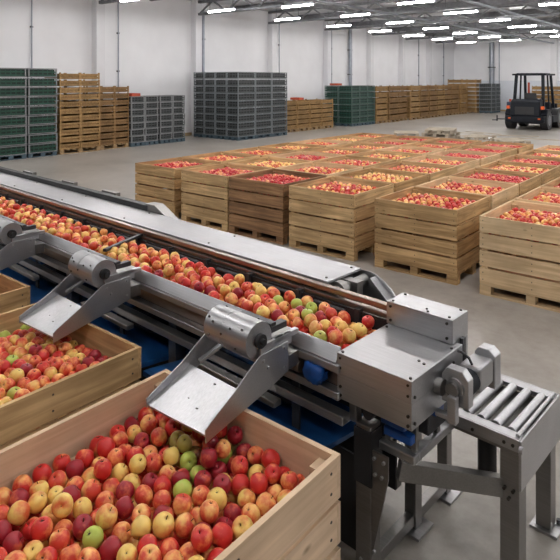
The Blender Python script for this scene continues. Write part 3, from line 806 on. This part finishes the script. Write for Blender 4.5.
ep = RB().bx(.972, .985, 2.635, 3.175, TZ - .225, TZ)
obj('end_plate', ep, M['steel'], rt, bevel=.003)
for a in (1.335, 1.262, 1.189, 1.116, 1.043):
    o = obj('roller', RB().cyl(r_(a, 2.705, TZ - .012), r_(a, 3.105, TZ - .012), .0215, 20), M['steel_bright'], rt)
    obj('axle', RB().cyl(r_(a, 2.645, TZ - .012), r_(a, 3.165, TZ - .012), .006, 8), M['dark'], o)
obj('end_rod', RB().cyl(r_(.998, 2.66, TZ + .006), r_(.998, 3.15, TZ + .006), .009, 12).cyl(r_(.975, 2.625, TZ - .03), r_(.96, 2.625, TZ - .03), .016, 12), M['steel_bright'], rt)
obj('drip_pan', RB().bx(.99, 1.388, 2.647, 3.163, TZ - .075, TZ - .056), M['steel_dull'], rt)
for a, b_, w in ((1.03, 2.69, .088), (1.03, 3.125, .075)):
    o = obj('leg', RB().bx(a - w / 2, a + w / 2, b_ - w / 2, b_ + w / 2, .012, TZ - .0765), M['steel_dull'], rt, bevel=.003)
    obj('foot_plate', RB().bx(a - .075, a + .06, b_ - .06, b_ + .06, 0, .012), M['steel'], o)
    obj('foot_bolt', RB().cyl(r_(a - .05, b_ + .045, .012), r_(a - .05, b_ + .045, .035), .012, 8), M['dark'], o)
s = RB()
for a, z in ((1.01, .65), (1.05, .65), (1.2, .645), (1.01, .44), (1.05, .44), (1.03, .40)): s.cyl(r_(a, 2.646, z), r_(a, 2.630, z), .008, 8)
pieces('bolt', s, M['screw'], rt)
bb = MB().bar(r_(1.072, 2.665, .425), r_(1.395, 2.295, .535), .045, .085)
obj('cross_beam', bb, M['steel_dull'], rt, bevel=.003)
ho = RB().tube([r_(1.37, 2.75, .58), r_(1.33, 2.76, .60), r_(1.27, 2.77, .60), r_(1.22, 2.79, .57)], .02, 12)
ho.cyl(r_(1.20, 2.80, .60), r_(1.20, 2.80, .36), .045, 20); ho.cyl(r_(1.20, 2.80, .36), r_(1.20, 2.80, .325), .045, 20, r2=.028)
obj('cable_pod', ho, M['black'], rt)

# ------------------------------------------------------------------ crates
def lattice(m, w, d, h, nb, mi=0, t=.012):
    """slotted walls of a crate w x d x h, origin at the middle of its base"""
    def wall(L, place):
        n = max(3, int(L / .14))
        for k in range(n + 1):
            x = -L / 2 + k * L / n; place(x - .013, x + .013, .03, h - .03, t)
        for k in range(nb):
            z = .03 + (h - .06) * k / nb; place(-L / 2, L / 2, z, z + (h - .06) / nb * .42, t * .7)
    def py(sy):
        return lambda x0, x1, z0, z1, tt: m.box(max(x0, -w / 2 + .004), min(x1, w / 2 - .004), *(sorted((sy * d / 2, sy * (d / 2 - tt)))), z0, z1, mi)
    def pxx(sx):
        return lambda y0, y1, z0, z1, tt: m.box(*(sorted((sx * w / 2, sx * (w / 2 - tt)))), max(y0, -d / 2 + .004), min(y1, d / 2 - .004), z0, z1, mi)
    for s in (-1, 1): wall(w, py(s)); wall(d, pxx(s))
    q = .05
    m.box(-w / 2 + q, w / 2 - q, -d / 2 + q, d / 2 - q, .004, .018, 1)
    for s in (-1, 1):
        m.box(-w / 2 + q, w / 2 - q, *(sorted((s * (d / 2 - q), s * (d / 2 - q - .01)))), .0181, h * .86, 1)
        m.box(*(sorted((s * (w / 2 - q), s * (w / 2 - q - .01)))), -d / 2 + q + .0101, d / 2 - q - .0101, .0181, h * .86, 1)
def plastic_crate(name, w, d, h, body, rim):
    m = MB(); lattice(m, w, d, h, 2)
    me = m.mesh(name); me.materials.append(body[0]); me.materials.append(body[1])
    r = MB()
    for z0, z1 in ((0, .02), (h - .026, h - .002)):
        for s in (-1, 1):
            r.box(-w / 2 - .006, w / 2 + .006, *(sorted((s * (d / 2 + .006), s * (d / 2 - .02)))), z0, z1)
            r.box(*(sorted((s * (w / 2 + .006), s * (w / 2 - .02)))), -d / 2 + .0201, d / 2 - .0201, z0, z1)
    for sx in (-1, 1):
        for sy in (-1, 1): r.box(*(sorted((sx * (w / 2 + .004), sx * (w / 2 - .035)))), *(sorted((sy * (d / 2 + .004), sy * (d / 2 - .035)))), .028, h - .03)
    rm = r.mesh('rim'); rm.materials.append(rim)
    return me, rm
def wooden_crate(w, d, h, mat):
    m = MB(); nsl = 2
    for sx in (-1, 1):
        for sy in (-1, 1): m.box(*(sorted((sx * (w / 2 + .008), sx * (w / 2 - .035)))), *(sorted((sy * (d / 2 + .008), sy * (d / 2 - .035)))), 0, h - .004)
    for k in range(nsl):
        z0 = .012 + k * (h - .02) / nsl; z1 = z0 + (h - .02) / nsl * .68
        for s in (-1, 1):
            m.box(-w / 2 + .0351, w / 2 - .0351, *(sorted((s * d / 2, s * (d / 2 - .012)))), z0, z1)
            m.box(*(sorted((s * w / 2, s * (w / 2 - .012)))), -d / 2 + .0351, d / 2 - .0351, z0, z1)
    m.box(-w / 2 + .06, w / 2 - .06, -d / 2 + .06, d / 2 - .06, .002, .011)
    for s in (-1, 1):
        m.box(-w / 2 + .05, w / 2 - .05, *(sorted((s * (d / 2 - .05), s * (d / 2 - .06)))), .0111, h * .8)
        m.box(*(sorted((s * (w / 2 - .05), s * (w / 2 - .06)))), -d / 2 + .0601, d / 2 - .0601, .0111, h * .8)
    me = m.mesh('wooden_crate'); me.materials.append(mat); return me
def pallet_mesh(w, d, mat, h=.13):
    m = MB()
    for x in (-w / 2 + .06, 0, w / 2 - .06):
        m.box(x - .06, x + .06, -d / 2, d / 2, 0, .02)
        for y in (-d / 2 + .07, 0, d / 2 - .07): m.box(x - .06, x + .06, y - .07, y + .07, .0201, h - .0221)
    nb = 7
    for k in range(nb):
        y = -d / 2 + .06 + k * (d - .12) / (nb - 1); m.box(-w / 2, w / 2, y - .055, y + .055, h - .022, h)
    me = m.mesh('pallet'); me.materials.append(mat); return me
def put(name, me, loc, label, cat, group, rim=None):
    o = bpy.data.objects.new(name, me); C.objects.link(o); o.location = loc; tag(o, label, cat, group)
    if rim:
        r = bpy.data.objects.new('rim', rim); C.objects.link(r); r.parent = o
    return o
rc = random.Random(21)
def stack(x, y, n, h, me, rim, name, cat, what, where, group, pal, pal_label, jit=.012, z0=.131):
    put('pallet', pal, (x, y, 0), pal_label, 'pallet', 'pallets under the crate stacks')
    for k in range(n):
        pos = 'bottom ' + what if k == 0 else ('top ' + what if k == n - 1 else '%s %s up' % (ORD[k + 1], what))
        put(name, me, (x + rc.uniform(-jit, jit), y + rc.uniform(-jit, jit), z0 + k * (h + .001)), '%s %s' % (pos, where), cat, group, rim)
XFACE = -16.55
# tall green stacks, far left
gme, gri = plastic_crate('plastic_crate', 1.1, .90, .264, M['green_pl'], M['rim_grey'])
pg = pallet_mesh(1.1, .90, M['pallet_pl'])
for k, (y, wh, pl) in enumerate(((7.86, 'of the tall green stack at the picture edge', 'dark plastic pallet under the green stack at the picture edge'), (8.82, 'of the tall green stack beside the brown crates', 'dark plastic pallet under the green stack beside the brown crates'),
                                 (6.22, 'of the green stack outside the picture edge', 'dark plastic pallet under the leftmost green stack'))):
    if k < 2: stack(XFACE - .55, y + .12, 9, .281, gme, gri, 'plastic_crate', 'crate', 'green slotted plastic crate', wh, 'green plastic crates at the far left', pg, pl)
# brown wooden stacks
wme = wooden_crate(.9, .69, .212, CRATEWOOD); pw = pallet_mesh(.95, 1.42, PALLETWOOD)
put('pallet', pw, (XFACE - .5, 10.22, 0), 'wooden pallet under the tall brown crate stack', 'pallet', 'pallets under the crate stacks')
for y, wh in ((9.86, 'in the tall brown stack, column by the green crates'), (10.57, 'in the tall brown stack, column by the shorter stack')):
    for k in range(11): put('wooden_crate', wme, (XFACE - .5 + rc.uniform(-.012, .012), y + rc.uniform(-.006, .006), .131 + k * .2195), 'slatted brown crate, %s level up %s' % (ORD[k + 1], wh), 'crate', 'brown wooden crates on the left')
wme2 = wooden_crate(.8, .55, .212, DARKWOOD); pw2 = pallet_mesh(.85, 1.12, PALLETWOOD)
put('pallet', pw2, (XFACE - .55, 11.56, 0), 'wooden pallet under the shorter brown crate stack', 'pallet', 'pallets under the crate stacks')
for y, wh in ((11.27, 'in the shorter brown stack, column by the tall one'), (11.845, 'in the shorter brown stack, column by the grey crates')):
    for k in range(9): put('wooden_crate', wme2, (XFACE - .55 + rc.uniform(-.012, .012), y + rc.uniform(-.006, .006), .131 + k * .2195), 'slatted brown crate, %s level up %s' % (ORD[k + 1], wh), 'crate', 'brown wooden crates on the left')
# low grey stacks
gm1, gr1 = plastic_crate('plastic_crate', .8, .56, .225, M['grey_pl'], M['rim_grey'])
pp = pallet_mesh(.82, .57, M['pallet_pl'])
for y, nn, wh in ((12.44, 7, 'of the low grey stack by the brown crates'), (13.03, 7, 'of the second low grey stack'), (13.70, 7, 'of the third low grey stack'), (14.29, 7, 'of the last low grey stack before the gap')):
    stack(XFACE - .45, y, nn, .228, gm1, gr1, 'plastic_crate', 'crate', 'small grey plastic crate', wh, 'low grey crates by the left wall', pp, 'dark plastic pallet at the foot ' + wh)
put('plastic_tray', (lambda m: (m.materials.append(M['red_pl']), m)[1])(MB().box(-.25, .25, -.18, .18, 0, .015).box(-.25, .25, -.18, -.165, .0151, .10).box(-.25, .25, .165, .18, .0151, .10).box(-.25, -.235, -.1649, .1649, .0151, .10).box(.235, .25, -.1649, .1649, .0151, .10).mesh('plastic_tray')),
    (XFACE - .4, 12.44, .131 + 7 * .229 + .002), 'shallow red tray on top of a low grey crate stack', 'tray', None)
# big grey block: four columns across, three deep along the wall
gm2, gr2 = plastic_crate('plastic_crate', .60, .97, .266, M['grey_pl'], M['rim_slate'])
pp2 = pallet_mesh(.61, .97, M['pallet_pl'])
face = [(0, 0, 'corner column'), (1, 0, 'second column of its left side'), (2, 0, 'third column of its left side'), (3, 0, 'last column of its left side'), (0, 1, 'second column of its long side'), (0, 2, 'last column of its long side')]
for ix, iy, wh in face:
    stack(-15.16 - .31 - ix * .625, 15.95 + .5 + iy * 1.0, 9, .276, gm2, gr2, 'plastic_crate', 'crate', 'grey plastic crate', 'of the big grey block, ' + wh, 'grey crates in the big block', pp2, 'dark pallet under the big grey block, ' + wh, .006)
# low brown stacks
wme3 = wooden_crate(.95, .9, .205, CRATEWOOD); pw3 = pallet_mesh(.98, .92, PALLETWOOD)
for k, y in enumerate((20.0, 20.95, 21.9, 22.85)):
    wh = ['next to the big grey block', 'second from the big grey block', 'third from the big grey block', 'next to the second green block'][k]
    stack(-16.3, y, 6, .210, wme3, None, 'wooden_crate', 'crate', 'brown slatted crate', 'of the low brown stack ' + wh, 'low brown crates beyond the grey block', pw3, 'wooden pallet under the low brown stack ' + wh)
put('plastic_tray', bpy.data.meshes['plastic_tray'], (-16.2, 20.95, .131 + 6 * .211 + .002), 'shallow red tray on the low brown crate stacks', 'tray', None)
# second green block
gm3, gr3 = plastic_crate('plastic_crate', .80, .72, .305, M['green_dk'], M['rim_teal'])
pp3 = pallet_mesh(.82, .73, M['pallet_pl'])
for ix, iy, wh in ((0, 0, 'corner column'), (1, 0, 'column by the wall'), (0, 1, 'middle column of the long side'), (0, 2, 'last column of the long side')):
    stack(-15.45 - .40 - ix * .83, 24.4 + .37 + iy * .75, 6, .315, gm3, gr3, 'plastic_crate', 'crate', 'dark green crate', 'of the second green block, ' + wh, 'dark green crates in the second block', pp3, 'dark pallet under the second green block, ' + wh, .006)
put('plastic_tray', bpy.data.meshes['plastic_tray'], (-16.6, 24.7, .131 + 6 * .316 + .002), 'shallow red tray on the second green crate block', 'tray', None)
# long brown row
wme4 = wooden_crate(1.15, 1.16, .30, DARKWOOD); wme5 = wooden_crate(1.15, 1.16, .30, CRATEWOOD); pw4 = pallet_mesh(1.15, 1.16, PALLETWOOD)
for k in range(10):
    y = 27.3 + k * 1.24
    stack(-15.95 + rc.uniform(-.12, .12), y, 6, .312, wme5 if k % 3 == 0 else wme4, None, 'wooden_crate', 'crate', 'brown slatted crate', 'of the long brown row, %s stack along' % ORD[k + 1], 'crates of the long brown row', pw4, 'wooden pallet under the long brown row, %s stack along' % ORD[k + 1], .03)
wme6 = wooden_crate(1.0, .95, .27, CRATEWOOD)
for k, (x, y, wh) in enumerate(((-16.66, 40.4, 'left stack'), (-15.6, 40.4, 'right stack'))):
    stack(x, y, 8, .28, wme6, None, 'wooden_crate', 'crate', 'brown crate', 'of the tall group by the back wall, ' + wh, 'tall brown crates by the back wall', pw3, 'wooden pallet under the tall brown group, ' + wh)
gm4, gr4 = plastic_crate('plastic_crate', .85, .85, .27, M['grey_pl'], M['rim_slate'])
pp4 = pallet_mesh(.85, .85, M['pallet_pl'])
for k, (x, y, wh) in enumerate(((-14.55, 40.6, 'near stack'), (-14.55, 41.55, 'far stack'), )):
    stack(x, y, 7, .275, gm4, gr4, 'plastic_crate', 'crate', 'grey plastic crate', 'of the grey pair by the back wall, ' + wh, 'grey crates by the back wall', pp4, 'dark pallet under the grey pair by the back wall, ' + wh)
for k, x in enumerate((-11.4, -10.35, -9.3)):
    stack(x, 42.2, 6, .30, wme6, None, 'wooden_crate', 'crate', 'brown crate', 'of the stacks behind the forklift, %s from left' % ORD[k + 1], 'brown crates behind the forklift', pw3, 'wooden pallet behind the forklift, %s from left' % ORD[k + 1])

# loose pallets and boards on the floor
pf = pallet_mesh(1.0, 1.2, GREYWOOD)
for k, (px, py, z, rz, lab) in enumerate(((441, 143, 0, .1, 'bleached pallet at the bottom of the pile behind the bins'), (441, 143, .132, .25, 'second bleached pallet up in the pile behind the bins'), (441, 143, .264, .05, 'third bleached pallet up in the pile behind the bins'),
                                          (441, 143, .396, .3, 'topmost bleached pallet of the pile behind the bins'),
                                          (406, 135, 0, .5, 'bleached pallet lying left of the pallet pile'), (476, 139, 0, -.3, 'bleached pallet lying right of the pallet pile'), (510, 143, 0, .7, 'bleached pallet lying in front of the forklift'))):
    o = put('pallet', pf, P(px, py, 0) + Vector((0, 0, z)), lab, 'pallet', 'loose pallets on the floor'); o.rotation_euler = (0, 0, rz)
bm1 = MB().box(-.9, .9, -.06, .06, 0, .022).mesh('plank'); bm1.materials.append(GREYWOOD)
for px, py, rz, lab in ((462, 133, .2, 'loose board left of the forklift, near the brown crates'), (483, 133, -.3, 'loose board crossing left of the forklift'), (515, 136, .4, 'loose board in front of the forklift wheels'), (493, 145, -.2, 'loose board by the pallet in front of the forklift'), (540, 139.5, .1, 'loose board nearest the right picture edge')):
    o = put('plank', bm1, P(px, py, 0), lab, 'board', 'loose boards on the floor'); o.rotation_euler = (0, 0, rz)

# ------------------------------------------------------------------ forklift (rear towards -y, right side towards +x)
fk = thing('forklift', 'black industrial truck with open roofed cab parked near the back wall', 'forklift', (-8.25, 29.2, 0), 0)
fk.scale = (1.06, 1.06, 1.04)
ch = MB().box(-.62, .62, -1.25, 1.5, .28, .55); ch.box(-.86, .86, -.72, 1.0, .42, .58)
obj('chassis', ch, M['cab'], fk, bevel=.02)
cw_ = MB().prism([(-.78, -1.42, .32), (-.86, -1.30, .32), (-.86, -.75, .50), (-.86, -.75, .98), (.86, -.75, .98), (.86, -.75, .5), (.86, -1.3, .32), (.78, -1.42, .32)][:0] or [(-.80, -1.42, .34), (.80, -1.42, .34), (.84, -.72, .34), (-.84, -.72, .34)], (0, 0, .26))
obj('bumper', cw_, M['cab'], fk, bevel=.04)
obj('counterweight', MB().prism([(-.62, -1.36, .60), (-.62, -.60, .60), (-.62, -.60, 1.32), (-.62, -1.02, 1.36), (-.62, -1.30, 1.26)], (1.24, 0, 0)), M['cab'], fk, bevel=.05)
obj('grille', MB().box(-.40, .40, -1.375, -1.345, .68, 1.02), M['black'], fk, bevel=.02)
for s in (-1, 1):
    obj('fender', MB().prism([(s * .88, -1.22, .70), (s * .88, -1.05, .90), (s * .88, -.55, .92), (s * .88, -.38, .70), (s * .88, -.38, .62), (s * .88, -.50, .80), (s * .88, -1.05, .80), (s * .88, -1.16, .62)], (-s * .30, 0, 0)), M['cab'], fk, bevel=.02)
    lamp = obj('tail_lamp', MB().box(s * .72 - .07, s * .72 + .07, -1.30, -1.22, .92, 1.06), M['orange_lens'], fk, bevel=.01)
    obj('reflector', MB().box(s * .62 - .05, s * .62 + .05, -1.44, -1.405, .48, .54), M['orange_lens'], fk)
    for y, r, w in ((-.80, .42, .30), (.95, .46, .32)):
        x0, x1 = s * .88, s * (.88 - w)
        wh = obj('wheel', MB().cyl((x0, y, r), (x1, y, r), r, 28), M['black'], fk, bevel=.03)
        hb = MB().cyl((x0 + s * .005, y, r), (x0 - s * .02, y, r), r * .55, 20)
        for k in range(6):
            t = k * PI / 3; hb.cyl((x0, y + .12 * math.cos(t), r + .12 * math.sin(t)), (x0 + s * .018, y + .12 * math.cos(t), r + .12 * math.sin(t)), .018, 8)
        obj('hub', hb, M['rim_wheel'], wh)
for s in (-1, 1):
    obj('rear_pillar', MB().bar((s * .62, -.78, .95), (s * .56, -.62, 2.42), .12, .11), M['cab'], fk, bevel=.01)
    obj('front_pillar', MB().bar((s * .62, .98, .6), (s * .56, .62, 2.42), .10, .10), M['cab'], fk, bevel=.01)
    obj('middle_pillar', MB().bar((s * .64, .10, .6), (s * .57, .05, 2.42), .06, .06), M['cab'], fk)
rf = MB().box(-.72, .72, -.78, .80, 2.42, 2.50)
rf = obj('roof', rf, M['cab'], fk, bevel=.03)
g = MB()
for k in range(6): g.box(-.55 + k * .2, -.49 + k * .2, -.66, .70, 2.50, 2.525)
obj('roof_bar', g, M['cab'], rf)
obj('hood', MB().box(-.48, .48, -.58, .25, .58, .98), M['cab'], fk, bevel=.04)
st = obj('seat', MB().box(-.26, .26, -.42, .10, .98, 1.10), M['black'], fk, bevel=.04)
obj('backrest', MB().box(-.25, .25, -.50, -.40, 1.08, 1.62), M['black'], st, bevel=.04)
obj('dashboard', MB().box(-.50, .50, .72, .95, .58, 1.18), M['cab'], fk, bevel=.03)
sw_ = MB().tube([(.19 * math.cos(t * PI / 8), .50 + .15 * math.sin(t * PI / 8), 1.36 + .10 * math.sin(t * PI / 8)) for t in range(17)], .016, 8); sw_.cyl((0, .50, 1.36), (0, .78, 1.10), .022, 10)
obj('steering_wheel', sw_, M['black'], fk)
obj('red_post', MB().cyl((-.30, .30, .98), (-.30, .30, 2.1), .05, 12), M['red_pl'], fk)
hk = MB().bar((-.80, -1.30, .45), (-1.15, -1.42, .45), .05, .05).bar((-1.15, -1.42, .36), (-1.15, -1.42, .62), .05, .05).bar((-1.15, -1.42, .40), (-1.32, -1.55, .40), .04, .04)
obj('tow_hook', hk, M['dark'], fk)
obj('side_box', MB().box(-.88, -.64, -1.0, -.55, .95, 1.22), M['navy'], fk, bevel=.03)
obj('beacon', MB().cyl((-.76, -.85, 1.22), (-.76, -.85, 1.34), .05, 12).cyl((-.70, -.7, 1.22), (-.70, -.7, 1.32), .05, 12), M['red_pl'], fk)
obj('side_step', MB().box(.64, .90, -.30, .50, .30, .60), M['cab'], fk, bevel=.03)
obj('front_carriage', MB().box(-.60, .60, 1.5, 1.62, .12, 1.1).box(-.45, -.33, 1.62, 2.7, .10, .15).box(.33, .45, 1.62, 2.7, .10, .15), M['cab'], fk)

# ------------------------------------------------------------------ camera, world, view
cam = bpy.data.cameras.new('camera'); co_ = bpy.data.objects.new('camera', cam); C.objects.link(co_)
co_.location = (0, 0, HC); co_.rotation_euler = (PI / 2, 0, PSI)
cam.sensor_width = 36; cam.lens = 36 * FPX / 560; cam.shift_y = -(280 - HY) / 560; cam.clip_end = 200; cam.clip_start = .05
sc = bpy.context.scene; sc.camera = co_
w = bpy.data.worlds.new('world'); sc.world = w; w.use_nodes = True
w.node_tree.nodes['Background'].inputs[0].default_value = (.6, .65, .7, 1); w.node_tree.nodes['Background'].inputs[1].default_value = .2
vs_ = sc.view_settings; vs_.view_transform = 'Standard'; vs_.look = 'None'; vs_.gamma = 1; vs_.exposure = 0; vs_.use_curve_mapping = False
print('APPLES individual', n_ind + len(belt_ind), len(front), len(sec), len(belt_ind), 'stuff', len(stuff))

for o in bpy.data.objects:
    if 'category' in o and not 4 <= len(o['label'].split()) <= 16: print('LONG', o.name, len(o['label'].split()), o['label'])
